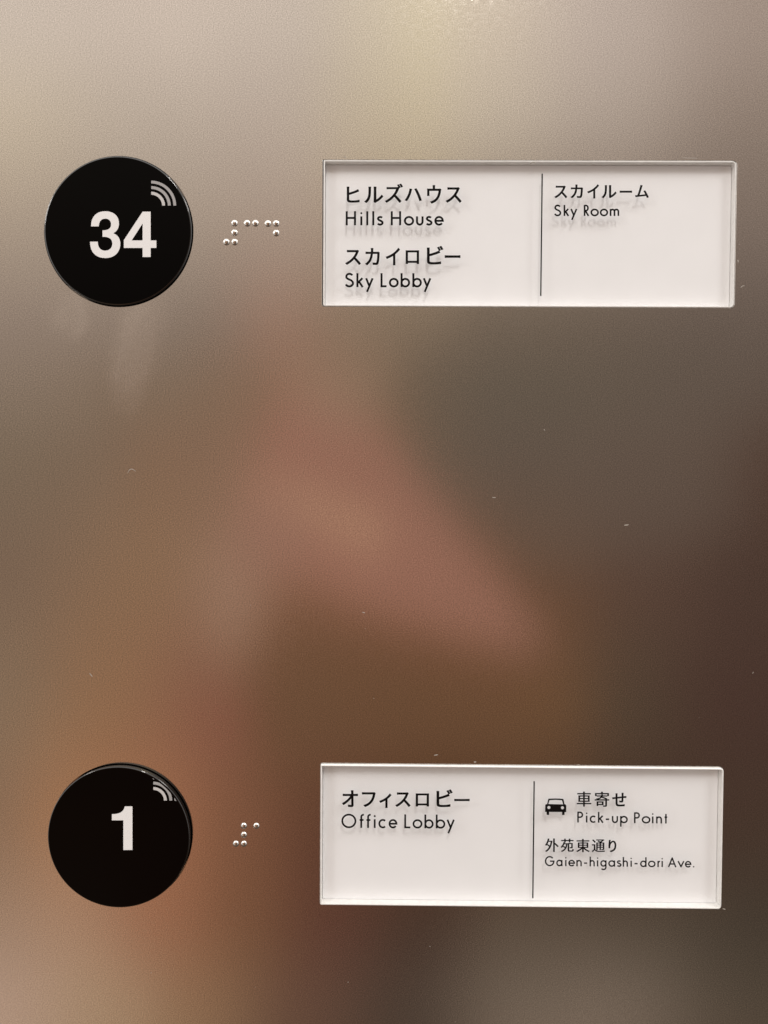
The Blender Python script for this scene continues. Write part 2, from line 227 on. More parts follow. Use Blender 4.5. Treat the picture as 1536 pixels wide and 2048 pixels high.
 '32,34,33 32,35,34 32,36,35 31,36,32 31,37,36 30,37,31 30,38,37 29,38,30 29,39,38 28,39,29 28,40,39 27,40,28 27,41,40 45,47,46 26,41,27 45,48,47 44,48,45 43,48,44 26,42,41 60,42,26 43,49,48 42,49,43 60,49,42 60,50,49 59,50,60 58,50,59 57,50,58 57,51,50 56,51,57 55,54,56 54,53,56 53,52,56 52,51,56 6,8,7 6,9,8 6,10,9 5,10,6 5,11,10 4,11,5 4,12,11 3,12,4 3,13,12 2,13,3 1,13,2 1,14,13 0,14,1 0,15,14 25,15,0 25,16,15 24,16,25 24,17,16 23,17,24 23,18,17 22,18,23 22,19,18 21,19,22 20,19,21'),
'ロ': ('276,996 504,996 730,996 860,996 885,996 914,996 945,997 1000,1000 997,949 996,922 996,896 996,869 996,743 996,525 996,308 996,189 996,147 997,95 998,49 999,0 841,0 842,80 157,80 159,0 0,0 2,50 4,95 5,147 5,190 5,313 5,531 5,749 5,869 5,895 5,922 4,949 1,999 61,998 92,997 119,996 143,996 844,843 156,843 156,232 844,232',
 '6,8,7 35,37,36 35,38,37 5,8,6 35,39,38 4,8,5 35,40,39 3,8,4 35,0,40 35,1,0 35,2,1 35,3,2 35,8,3 34,8,35 34,9,8 34,10,9 33,10,34 33,11,10 32,11,33 32,41,11 41,12,11 31,42,32 42,41,32 31,43,42 44,12,41 30,43,31 44,13,12 29,43,30 44,14,13 28,43,29 44,15,14 28,44,43 28,15,44 27,15,28 27,16,15 27,17,16 26,17,27 25,22,26 22,17,26 22,21,17 21,18,17 25,23,22 20,18,21 24,23,25 20,19,18'),
'ー': ('316,952 519,952 721,952 850,952 892,955 927,965 956,977 1000,1000 1000,2 957,19 926,31 890,42 851,47 722,47 519,47 317,47 188,47 139,44 93,37 53,25 0,0 0,997 52,977 92,965 138,955 188,952',
 '6,8,7 20,22,21 20,23,22 5,8,6 20,24,23 4,8,5 20,25,24 3,8,4 20,0,25 20,1,0 20,2,1 20,3,2 20,19,3 19,18,3 18,17,3 17,16,3 16,15,3 15,14,3 14,13,3 13,12,3 12,11,3 11,10,3 10,8,3 9,8,10'),
'外': ('703,652 729,672 803,612 877,547 945,483 1000,424 929,362 883,416 826,473 763,533 703,585 703,0 614,0 614,998 703,998 286,942 276,904 266,866 256,833 453,833 470,837 529,818 466,527 366,299 234,128 72,6 57,26 40,44 21,62 0,78 94,135 175,203 247,286 308,382 271,414 228,449 182,484 134,518 186,576 229,548 271,518 312,487 346,460 370,522 393,594 412,671 426,750 229,750 197,670 161,593 121,524 76,459 59,474 41,488 22,502 2,515 72,613 129,728 174,858 209,1000 295,984',
 '58,60,59 58,15,60 58,16,15 58,17,16 58,18,17 57,18,58 19,21,20 57,19,18 57,21,19 57,47,21 47,46,21 46,22,21 57,48,47 45,22,46 56,48,57 44,22,45 56,49,48 55,49,56 43,22,44 55,50,49 37,39,38 37,40,39 43,23,22 55,54,50 54,53,50 53,52,50 52,51,50 42,23,43 37,41,40 36,41,37 36,42,41 35,42,36 35,34,42 34,33,42 33,23,42 32,23,33 32,24,23 31,24,32 30,24,31 29,24,30 29,28,24 28,27,24 27,26,24 26,25,24 12,14,13 12,0,14 0,2,1 12,10,0 10,2,0 10,3,2 12,11,10 9,3,10 9,4,3 8,4,9 8,5,4 7,5,8 7,6,5'),
'寄': ('541,972 551,948 560,924 565,908 981,908 981,703 883,703 883,820 114,820 114,703 19,703 19,908 457,908 454,915 448,934 441,953 428,979 526,1000 127,498 119,512 110,524 91,546 228,570 318,598 380,636 411,670 140,670 140,753 450,753 452,760 455,774 458,789 461,812 557,812 553,787 551,771 548,757 547,753 860,753 860,670 521,670 519,666 604,642 700,611 789,577 870,540 839,497 1000,497 1000,409 842,409 842,97 839,66 831,41 815,23 790,11 758,4 717,1 667,0 600,0 594,24 588,42 581,60 566,90 630,88 673,87 707,88 727,88 737,89 740,91 741,93 742,99 742,409 0,409 0,497 128,497 758,497 725,512 643,543 555,574 471,599 428,562 367,528 289,501 269,497 506,189 506,280 230,280 230,189 601,109 230,109 230,54 134,54 134,360 601,360',
 '16,0,17 15,0,16 15,1,0 14,1,15 14,2,1 13,2,14 13,3,2 12,3,13 10,8,11 8,12,11 8,3,12 8,4,3 8,7,4 7,5,4 10,9,8 6,5,7 31,33,32 31,34,33 30,34,31 30,35,34 29,35,30 29,36,35 28,36,29 28,37,36 26,28,27 26,37,28 26,38,37 26,39,38 25,39,26 24,40,25 40,39,25 24,41,40 24,42,41 24,43,42 23,43,24 23,79,43 79,44,43 23,80,79 78,44,79 22,80,23 78,45,44 77,45,78 21,80,22 21,81,80 20,81,21 76,45,77 76,46,45 20,82,81 19,82,20 75,46,76 18,82,19 18,83,82 74,83,18 72,74,73 72,83,74 72,75,83 72,46,75 72,47,46 72,48,47 71,48,72 70,49,71 49,48,71 70,50,49 91,86,92 86,93,92 86,85,93 85,88,93 91,87,86 84,88,85 91,89,87 89,84,87 89,88,84 91,90,89 69,50,70 69,51,50 68,51,69 67,51,68 61,63,62 66,51,67 65,51,66 61,64,63 64,51,65 61,51,64 61,52,51 60,52,61 59,52,60 59,53,52 58,53,59 58,54,53 58,55,54 58,56,55 58,57,56'),
'東': ('447,806 33,806 33,899 447,899 447,1000 545,1000 545,899 970,899 970,806 545,806 545,734 885,734 885,323 626,323 691,265 785,199 886,143 1000,96 977,72 962,54 948,36 932,13 820,67 715,133 616,210 545,281 545,0 447,0 447,278 377,208 280,132 177,68 67,15 51,37 38,56 23,73 0,96 112,144 211,200 304,265 367,323 124,323 124,734 447,734 447,404 447,491 218,491 218,404 787,404 787,491 545,491 545,404 447,568 447,652 218,652 218,568 787,568 787,652 545,652 545,568',
 '3,5,4 3,6,5 1,3,2 1,6,3 1,7,6 1,8,7 0,8,1 43,9,0 9,8,0 43,10,9 41,54,42 54,43,42 54,10,43 54,11,10 54,53,11 53,58,11 58,57,11 57,12,11 41,55,54 52,58,53 52,59,58 56,12,57 41,46,55 46,52,55 46,59,52 46,56,59 46,45,56 45,50,56 50,49,56 49,12,56 41,47,46 44,50,45 44,51,50 48,12,49 41,44,47 41,51,44 41,48,51 41,12,48 40,12,41 39,13,40 13,12,40 39,28,13 28,25,13 25,14,13 28,26,25 24,14,25 39,29,28 27,26,28 38,29,39 24,15,14 23,15,24 38,30,29 37,30,38 23,16,15 36,30,37 23,17,16 22,17,23 36,31,30 22,18,17 35,31,36 34,31,35 22,19,18 34,33,31 33,32,31 21,20,22 20,19,22'),
'苑': ('916,364 915,336 909,313 896,295 875,282 847,275 814,271 774,270 719,270 714,292 708,310 701,329 689,358 740,357 773,357 798,357 813,357 820,358 822,359 823,360 823,366 823,585 643,585 643,156 645,134 651,124 665,118 694,117 726,117 778,117 830,117 866,117 887,121 899,135 906,168 912,242 939,225 956,216 975,209 1000,203 988,116 966,63 929,34 873,25 836,25 778,25 721,25 686,25 622,31 579,52 556,93 550,157 550,674 916,674 735,901 974,901 974,810 735,810 735,709 641,709 641,810 371,810 371,712 311,712 308,700 302,682 296,664 294,658 455,658 470,660 526,644 470,392 376,211 247,84 78,0 67,25 57,45 47,63 30,87 126,124 201,169 267,225 317,289 291,309 254,336 215,362 170,392 230,454 269,430 303,408 338,385 362,369 379,408 397,461 412,519 422,571 259,571 222,499 176,428 125,365 63,304 47,327 34,344 19,360 0,380 77,456 138,540 187,637 226,752 277,740 277,810 36,810 36,901 277,901 277,1000 371,1000 371,901 641,901 641,1000 735,1000',
 '113,115,114 113,116,115 117,119,118 117,54,119 111,113,112 111,116,113 111,117,116 111,54,117 111,55,54 111,56,55 110,56,111 109,61,110 61,56,110 109,62,61 60,56,61 59,57,60 57,56,60 59,58,57 107,109,108 107,63,109 63,62,109 107,64,63 107,65,64 107,66,65 51,22,52 22,53,52 22,21,53 21,0,53 107,67,66 68,70,69 107,68,67 107,70,68 107,95,70 95,71,70 106,96,107 96,95,107 51,23,22 20,0,21 106,97,96 94,71,95 105,97,106 93,71,94 105,98,97 92,71,93 104,98,105 86,88,87 86,89,88 104,99,98 91,71,92 86,90,89 91,72,71 85,90,86 85,91,90 103,99,104 85,84,91 84,83,91 83,82,91 82,72,91 19,0,20 103,102,99 102,101,99 101,100,99 19,1,0 18,1,19 17,1,18 11,13,12 16,1,17 11,14,13 11,15,14 11,16,15 11,1,16 11,2,1 10,2,11 10,3,2 9,3,10 9,4,3 8,4,9 81,72,82 8,5,4 8,6,5 8,7,6 34,36,35 80,72,81 34,37,36 34,38,37 80,73,72 34,39,38 34,40,39 79,73,80 33,40,34 50,23,51 50,24,23 32,40,33 50,25,24 78,73,79 50,26,25 31,40,32 50,27,26 50,28,27 50,29,28 50,30,29 50,31,30 50,40,31 50,41,40 49,41,50 77,73,78 77,76,73 76,75,73 75,74,73 49,42,41 48,42,49 48,43,42 47,43,48 46,43,47 45,43,46 44,43,45'),
'車': ('444,813 33,813 33,904 444,904 444,1000 546,1000 546,904 963,904 963,813 546,813 546,752 885,752 885,319 546,319 546,249 1000,249 1000,159 546,159 546,0 444,0 444,159 0,159 0,249 444,249 444,319 115,319 115,752 444,752 444,403 444,496 211,496 211,403 786,403 786,496 546,496 546,403 444,576 444,667 211,667 211,576 786,576 786,667 546,667 546,576',
 '3,5,4 3,6,5 1,3,2 1,6,3 1,7,6 1,8,7 0,8,1 27,9,0 9,8,0 27,10,9 25,38,26 38,27,26 38,10,27 38,11,10 38,37,11 37,42,11 42,41,11 41,12,11 25,39,38 36,42,37 36,43,42 40,12,41 25,30,39 30,36,39 30,43,36 30,40,43 30,29,40 29,34,40 34,33,40 33,12,40 25,31,30 28,34,29 28,35,34 32,12,33 25,28,31 25,35,28 25,32,35 25,12,32 24,12,25 23,13,24 13,12,24 23,14,13 21,23,22 21,14,23 21,15,14 21,16,15 20,16,21 19,17,20 17,16,20 19,18,17'),
'通': ('260,209 278,196 299,180 324,163 379,136 442,120 514,112 596,110 694,112 797,116 897,122 1000,131 988,100 982,79 976,57 973,32 893,27 795,24 690,21 595,20 504,23 426,33 359,52 300,81 268,104 241,125 218,140 201,145 176,136 143,107 106,63 60,0 0,84 45,133 85,172 123,202 155,220 155,522 7,522 7,619 247,619 247,218 885,1000 946,951 891,900 838,858 781,819 736,792 743,788 764,776 783,766 797,757 941,757 941,255 939,226 933,203 920,186 900,173 875,166 842,162 803,161 747,160 743,184 738,201 731,218 719,246 769,245 800,245 824,245 839,245 845,246 847,247 848,249 849,255 849,347 683,347 683,167 595,167 595,347 434,347 434,163 343,163 343,757 612,757 596,765 543,790 491,813 428,839 492,900 534,884 572,868 611,851 647,834 683,854 721,877 757,902 770,911 344,911 344,995 866,995 683,594 849,594 849,674 683,674 595,431 595,514 434,514 434,431 595,674 434,674 434,594 595,594 683,431 849,431 849,514 683,514 148,945 198,896 245,848 286,798 216,730 176,781 131,831 81,881 26,935 93,994',
 '124,116,125 124,117,116 123,117,124 123,118,117 122,118,123 122,119,118 121,119,122 121,120,119 99,43,42 97,99,98 97,43,99 97,96,43 96,44,43 95,44,96 94,44,95 87,89,88 94,45,44 87,90,89 93,45,94 87,91,90 93,46,45 92,46,93 87,92,91 86,92,87 86,46,92 86,47,46 85,47,86 85,48,47 84,48,85 84,49,48 84,50,49 84,51,50 83,51,84 81,109,82 109,83,82 109,51,83 109,52,51 109,108,52 108,103,52 103,102,52 102,53,52 81,110,109 111,103,108 111,100,103 101,53,102 38,40,39 38,37,40 37,41,40 81,106,110 106,111,110 106,100,111 106,101,100 106,105,101 105,115,101 115,114,101 114,53,101 36,41,37 81,107,106 104,115,105 104,112,115 113,53,114 81,79,107 79,104,107 79,112,104 79,113,112 79,78,113 78,75,113 75,74,113 74,53,113 81,80,79 77,75,78 77,76,75 73,53,74 72,53,73 72,54,53 71,54,72 70,54,71 64,66,65 69,54,70 64,67,66 64,68,67 64,69,68 64,54,69 64,55,54 35,41,36 63,55,64 35,0,41 35,1,0 63,56,55 34,1,35 62,56,63 34,2,1 62,57,56 61,57,62 34,3,2 61,58,57 33,3,34 61,59,58 33,27,3 27,4,3 61,60,59 33,28,27 26,4,27 25,4,26 33,29,28 25,5,4 32,29,33 10,12,11 24,5,25 9,12,10 24,6,5 8,12,9 24,7,6 7,12,8 24,12,7 32,30,29 23,12,24 23,13,12 31,30,32 22,13,23 22,14,13 22,15,14 21,15,22 20,15,21 20,16,15 20,17,16 20,18,17 19,18,20'),
}


# ------------------------------------------------------------------ materials
def mat(name):
    m = bpy.data.materials.new(name); m.use_nodes = True
    nt = m.node_tree
    return m, nt.nodes, nt.links, nt.nodes['Principled BSDF']


def mat_steel():
    m, n, l, p = mat('blasted_steel')
    p.inputs['Metallic'].default_value = 1
    tc = n.new('ShaderNodeTexCoord')

    def noise(scale, detail, sx=1, sz=1, rough=0.5):
        mp = n.new('ShaderNodeMapping'); mp.inputs['Scale'].default_value = (sx, 1, sz)
        l.new(tc.outputs['Object'], mp.inputs[0])
        t = n.new('ShaderNodeTexNoise'); t.inputs['Scale'].default_value = scale
        t.inputs['Detail'].default_value = detail; t.inputs['Roughness'].default_value = rough
        l.new(mp.outputs[0], t.inputs['Vector'])
        return t.outputs['Fac']

    def mrange(v, a, b, c, d):
        r = n.new('ShaderNodeMapRange')
        for k, x in zip(('From Min', 'From Max', 'To Min', 'To Max'), (a, b, c, d)): r.inputs[k].default_value = x
        l.new(v, r.inputs['Value']); return r.outputs[0]

    def mul(a, b):
        r = n.new('ShaderNodeMath'); r.operation = 'MULTIPLY'
        l.new(a, r.inputs[0])
        if isinstance(b, float): r.inputs[1].default_value = b
        else: l.new(b, r.inputs[1])
        return r.outputs[0]

    grain = noise(4200, 2, 0.75, 1.1)          # bead-blasted grain, about 0.2 mm
    grain2 = noise(900, 2, 0.6, 1.2)
    cloud = noise(16, 3, 1.0, 0.8)
    wipe = noise(110, 4, 1.0, 0.22)
    # base colour: steel, very slightly uneven grain by grain
    v1 = mrange(grain, 0.3, 0.7, 1 - GRAIN_COL, 1 + GRAIN_COL)
    v2 = mrange(cloud, 0.3, 0.7, 0.96, 1.04)
    k = mul(v1, v2)
    vm = n.new('ShaderNodeVectorMath'); vm.operation = 'SCALE'
    vm.inputs[0].default_value = STEEL
    l.new(k, vm.inputs['Scale'])
    # a greasy wipe mark below the upper button
    cx = at(262, 690)

    def smear(c, ax, az, tilt):
        mp = n.new('ShaderNodeMapping'); mp.vector_type = 'TEXTURE'
        mp.inputs['Location'].default_value = c
        mp.inputs['Rotation'].default_value = (0, tilt, 0)
        mp.inputs['Scale'].default_value = (ax, 1, az)
        wv = n.new('ShaderNodeTexNoise'); wv.inputs['Scale'].default_value = 120; wv.inputs['Detail'].default_value = 3
        l.new(tc.outputs['Object'], wv.inputs['Vector'])
        ma = n.new('ShaderNodeVectorMath'); ma.operation = 'MULTIPLY_ADD'
        ma.inputs[1].default_value = (0.006, 0, 0.012)
        l.new(wv.outputs['Color'], ma.inputs[0]); l.new(tc.outputs['Object'], ma.inputs[2])
        sb = n.new('ShaderNodeVectorMath'); sb.operation = 'SUBTRACT'; sb.inputs[1].default_value = (0.003, 0, 0.006)
        l.new(ma.outputs[0], sb.inputs[0]); l.new(sb.outputs[0], mp.inputs[0])
        ln = n.new('ShaderNodeVectorMath'); ln.operation = 'LENGTH'
        l.new(mp.outputs[0], ln.inputs[0])
        return mrange(ln.outputs['Value'], 1.12, 0.6, 0.0, 1.0)
    s1 = smear(at(272, 690), 0.0074, 0.0185, 0.20)
    s2 = smear(at(140, 630), 0.0062, 0.0070, 0.30)
    ad = n.new('ShaderNodeMath'); ad.operation = 'MAXIMUM'
    l.new(s1, ad.inputs[0]); l.new(s2, ad.inputs[1])
    sm = mul(ad.outputs[0], mrange(wipe, 0.3, 0.62, 0.4, 1.0))
    mxc = n.new('ShaderNodeMix'); mxc.data_type = 'RGBA'
    l.new(mul(sm, SMEAR), mxc.inputs['Factor'])
    l.new(vm.outputs[0], mxc.inputs['A'])
    mxc.inputs['B'].default_value = (0.86, 0.83, 0.80, 1)
    l.new(mxc.outputs['Result'], p.inputs['Base Color'])
    # roughness
    r1 = mrange(grain2, 0.3, 0.7, ROUGH - 0.03, ROUGH + 0.03)
    add = n.new('ShaderNodeMath'); add.operation = 'ADD'
    l.new(r1, add.inputs[0]); l.new(mul(sm, 0.10), add.inputs[1])
    l.new(add.outputs[0], p.inputs['Roughness'])
    b = n.new('ShaderNodeBump'); b.inputs['Strength'].default_value = BUMP_S
    b.inputs['Distance'].default_value = BUMP_D
    l.new(grain, b.inputs['Height'])
    l.new(b.outputs[0], p.inputs['Normal'])
    return m


def mat_plain(name, col, rough, metallic=0.0, spec=0.5, coat=0.0, var=0.0, scale=300):
    m, n, l, p = mat(name)
    p.inputs['Base Color'].default_value = tuple(col) + (1,)
    p.inputs['Roughness'].default_value = rough
    p.inputs['Metallic'].default_value = metallic
    p.inputs['Specular IOR Level'].default_value = spec
    p.inputs['Coat Weight'].default_value = coat
    if var:
        tc = n.new('ShaderNodeTexCoord'); t = n.new('ShaderNodeTexNoise')
        t.inputs['Scale'].default_value = scale; t.inputs['Detail'].default_value = 4
        l.new(tc.outputs['Object'], t.inputs['Vector'])
        r = n.new('ShaderNodeMapRange')
        r.inputs['From Min'].default_value = 0.3; r.inputs['From Max'].default_value = 0.7
        r.inputs['To Min'].default_value = 1 - var; r.inputs['To Max'].default_value = 1 + var
        l.new(t.outputs['Fac'], r.inputs['Value'])
        vm = n.new('ShaderNodeVectorMath'); vm.operation = 'SCALE'
        vm.inputs[0].default_value = col
        l.new(r.outputs[0], vm.inputs['Scale']); l.new(vm.outputs[0], p.inputs['Base Color'])
    return m


def mat_clear():
    """thin clear acrylic: light goes straight through, a little mirrors off the face"""
    m = bpy.data.materials.new('clear_acrylic'); m.use_nodes = True
    n, l = m.node_tree.nodes, m.node_tree.links
    n.clear()
    t = n.new('ShaderNodeBsdfTransparent'); t.inputs[0].default_value = (0.985, 0.983, 0.98, 1)
    g = n.new('ShaderNodeBsdfGlossy'); g.inputs['Roughness'].default_value = 0.05
    lw = n.new('ShaderNodeLayerWeight')
    pw = n.new('ShaderNodeMath'); pw.operation = 'POWER'; pw.inputs[1].default_value = 5.0
    l.new(lw.outputs['Facing'], pw.inputs[0])
    f = n.new('ShaderNodeMapRange'); f.inputs['To Min'].default_value = 0.025; f.inputs['To Max'].default_value = 0.6
    l.new(pw.outputs[0], f.inputs['Value'])
    mx = n.new('ShaderNodeMixShader')
    l.new(f.outputs[0], mx.inputs[0]); l.new(t.outputs[0], mx.inputs[1]); l.new(g.outputs[0], mx.inputs[2])
    o = n.new('ShaderNodeOutputMaterial'); l.new(mx.outputs[0], o.inputs[0])
    return m


STEEL_M = mat_steel()
WHITE_M = mat_plain('white_board', PLATE_COL, 0.6, spec=0.2, var=0.012, scale=120)
EDGE_M = mat_plain('acrylic_edge', (0.78, 0.765, 0.74), 0.3, spec=0.5, var=0.05, scale=700)
CLEAR_M = mat_clear()
INK_M = mat_plain('black_ink', (0.006, 0.0045, 0.0045), 0.6, spec=0.05)
BLACK_M = mat_plain('black_gloss_plastic', (0.0009, 0.0007, 0.0007), 0.045, spec=BTN_SPEC)
FACE_M = mat_plain('black_face', (0.0009, 0.0007, 0.0007), 0.06, spec=0.07)
DIGIT_M = mat_plain('white_print', DIGIT_COL, 0.45, spec=0.2)
GREY_M = mat_plain('grey_print', (0.36, 0.35, 0.345), 0.5, spec=0.3)
GREY2_M = mat_plain('pale_grey_print', (0.55, 0.53, 0.52), 0.5, spec=0.3)
PIN_M = mat_plain('polished_steel', (0.70, 0.67, 0.63), 0.16, metallic=1.0)
DUST_M = mat_plain('pale_dust', (0.38, 0.34, 0.30), 0.8, spec=0.1)


# ------------------------------------------------------------------ mesh helpers
def link_mesh(name, bm, material, parent=None, smooth=False):
    me = bpy.data.meshes.new(name)
    bm.to_mesh(me); bm.free()
    if smooth:
        for f in me.polygons: f.use_smooth = True
    me.materials.append(material)
    o = bpy.data.objects.new(name, me)
    COL.objects.link(o)
    if parent is not None:
        o.parent = parent
        o.matrix_parent_inverse = Matrix.Identity(4)
        me.transform(Matrix.Translation(-parent.location))   # meshes are built in world coordinates
    return o


def thing(name, label, cat, loc, group=None):
    o = bpy.data.objects.new(name, None)
    o.empty_display_size = 0.01
    COL.objects.link(o)
    o.location = loc
    o['label'] = label; o['category'] = cat
    if group: o['group'] = group
    return o


def rrect(x0, x1, z0, z1, radii, n=7):
    """rounded rectangle, counter-clockwise seen from the camera; radii: bottom-left, bottom-right, top-right, top-left"""
    pts = []
    for (cx, cz, r, a0) in ((x0 + radii[0], z0 + radii[0], radii[0], 180), (x1 - radii[1], z0 + radii[1], radii[1], 270),
                            (x1 - radii[2], z1 - radii[2], radii[2], 0), (x0 + radii[3], z1 - radii[3], radii[3], 90)):
        for k in range(n + 1):
            a = math.radians(a0 + 90 * k / n)
            pts.append((cx + r * math.cos(a), cz + r * math.sin(a)))
    return pts


def circle(cx, cz, r, n=96):
    return [(cx + r * math.cos(2 * math.pi * k / n), cz + r * math.sin(2 * math.pi * k / n)) for k in range(n)]


def loop(bm, pts, y):
    return [bm.verts.new((x, y, z)) for x, z in pts]


def bridge(bm, a, b):
    n = len(a)
    for i in range(n):
        j = (i + 1) % n
        bm.faces.new((a[i], a[j], b[j], b[i]))


def fill(bm, loops):
    es = []
    for lp in loops:
        for i in range(len(lp)):
            es.append(bm.edges.get((lp[i], lp[(i + 1) % len(lp)])) or bm.edges.new((lp[i], lp[(i + 1) % len(lp)])))
    return bmesh.ops.triangle_fill(bm, use_beauty=True, use_dissolve=False, edges=es)


def face_camera(bm):
    bmesh.ops.recalc_face_normals(bm, faces=bm.faces)


# ------------------------------------------------------------------ the steel panel with its four cut-outs
PLATES = {
    'upper': dict(c=((646.5, 320.8), (1471.0, 614.0)), y=UP_Y, depth=UP_DEPTH, gap=(0.00024, 0.00006, 0.00008, 0.00004),
                  rad=(0.0006, 0.0011, 0.0011, 0.00015)),
    'lower': dict(c=((640.8, 1533.2), (1445.5, 1814.6)), y=LO_Y, depth=LO_DEPTH, gap=(0.00008, 0.00008, 0.00006, 0.00006),
                  rad=(0.0003, 0.0009, 0.0009, 0.0002)),
}
for d in PLATES.values():
    (px0, py0), (px1, py1) = d['c']
    pym, pxm = (py0 + py1) / 2, (px0 + px1) / 2
    d['x0'] = at(px0, pym, d['y']).x; d['x1'] = at(px1, pym, d['y']).x
    d['z1'] = at(pxm, py0, d['y']).z; d['z0'] = at(pxm, py1, d['y']).z
BUTTONS = {
    'upper': dict(c=(237.4, 463.4), r=147.2, h=0.0006, bev=0.00035),
    'lower': dict(c=(242.1, 1668.6), r=140.7, h=0.0018, bev=0.00026),
}
for d in BUTTONS.values():
    p = at(*d['c']); d['x'], d['z'] = p.x, p.z
    d['R'] = (at(d['c'][0] + d['r'], d['c'][1]).x - at(d['c'][0] - d['r'], d['c'][1]).x) / 2

bm = bmesh.new()
outer = loop(bm, rrect(-0.62, 0.62, -0.80, 0.80, (0.004,) * 4), 0.0)
holes, loops_front = [], [outer]
for d in PLATES.values():
    g = d['gap']                                   # left, right, top, bottom
    ins = lambda e: rrect(d['x0'] - g[0] - e, d['x1'] + g[1] + e, d['z0'] - g[3] - e, d['z1'] + g[2] + e,
                          tuple(r + e for r in d['rad']))
    holes.append((ins(0.00010), ins(0.0)))
for d in BUTTONS.values():
    holes.append((circle(d['x'], d['z'], d['R'] + 0.00030), circle(d['x'], d['z'], d['R'] + 0.00020)))
for big, small in holes:
    a = loop(bm, big, 0.0); b = loop(bm, small, 0.00010); c = loop(bm, small, 0.0060)
    bridge(bm, a, b); bridge(bm, b, c)
    loops_front.append(a)
fill(bm, loops_front)
back = loop(bm, rrect(-0.62, 0.62, -0.80, 0.80, (0.004,) * 4), 0.0062)
bridge(bm, outer, back)
bm.faces.new(back)
face_camera(bm)
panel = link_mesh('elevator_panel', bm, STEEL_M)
panel['label'] = 'satin stainless steel lift panel behind the buttons and floor signs'
panel['category'] = 'panel'


# ------------------------------------------------------------------ lettering
class Ink:
    """flat printed shapes laid on the plane y, drawn in photo pixels"""
    def __init__(self, y):
        self.y = y; self.bm = bmesh.new(); self.n = 0

    def poly(self, pts, holes=()):
        """pts in photo pixels"""
        y = self.y - self.n * 4e-7; self.n += 1
        if not holes and len(pts) == 4:
            self.bm.faces.new([self.bm.verts.new(at(px, py, y)) for px, py in pts]); return
        lps = [[self.bm.verts.new(at(px, py, y)) for px, py in lp] for lp in (pts,) + tuple(holes)]
        fill(self.bm, lps)

    def stroke(self, pts, w, closed=False):
        """a line of width w through pts (photo pixels), butt ends, mitred bends"""
        if closed: pts = [p for p in pts]
        n = len(pts); L, R = [], []
        for i in range(n):
            p = Vector(pts[i])
            a = Vector(pts[i - 1]) if (i > 0 or closed) else None
            b = Vector(pts[(i + 1) % n]) if (i < n - 1 or closed) else None
            d1 = (p - a).normalized() if a is not None else None
            d2 = (b - p).normalized() if b is not None else None
            if d1 is None: d1 = d2
            if d2 is None: d2 = d1
            n1 = Vector((-d1.y, d1.x)); n2 = Vector((-d2.y, d2.x))
            m = (n1 + n2)
            m = m.normalized() if m.length > 1e-6 else n1
            k = w / 2 / max(0.35, m.dot(n1))
            L.append(p + m * k); R.append(p - m * k)
        y = self.y - self.n * 4e-7; self.n += 1
        lv = [self.bm.verts.new(at(q.x, q.y, y)) for q in L]; rv = [self.bm.verts.new(at(q.x, q.y, y)) for q in R]
        for i in range(n if closed else n - 1):
            j = (i + 1) % n
            self.bm.faces.new((lv[i], rv[i], rv[j], lv[j]))

    def dot(self, cx, cy, r):
        self.poly([(cx + r * math.cos(2 * math.pi * k / 20), cy + r * math.sin(2 * math.pi * k / 20)) for k in range(20)])

    def glyph(self, ch, box):
        vs, fs = GLYPHS[ch]
        x0, y0, x1, y1 = box
        y = self.y - self.n * 4e-7; self.n += 1
        verts = []
        for t in vs.split():
            a, b = t.split(',')
            verts.append(self.bm.verts.new(at(x0 + (x1 - x0) * int(a) / 1000, y1 - (y1 - y0) * int(b) / 1000, y)))
        for t in fs.split():
            self.bm.faces.new([verts[int(k)] for k in t.split(',')])

    def bold(self, ch, box, s):
        for dx in (-s, s): self.glyph(ch, (box[0] + dx + s, box[1], box[2] + dx - s, box[3]))

    def build(self, name, material, parent):
        self.bm.normal_update()
        for f in self.bm.faces:
            if f.normal.y > 0: f.normal_flip()
        return link_mesh(name, self.bm, material, parent)


def arc(cx, cy, rx, ry, a0, a1, n=18):
    """angles in degrees, 0 = right, 90 = up (glyph space, y up)"""
    return [(cx + rx * math.cos(math.radians(a0 + (a1 - a0) * k / n)), cy + ry * math.sin(math.radians(a0 + (a1 - a0) * k / n)))
            for k in range(n + 1)]


# geometric sans letters as centre lines; unit: cap height = 1, x-height XH; each gives (strokes, dots)
XH = 0.635
HW = 0.058                                         # half the stroke, in the same unit


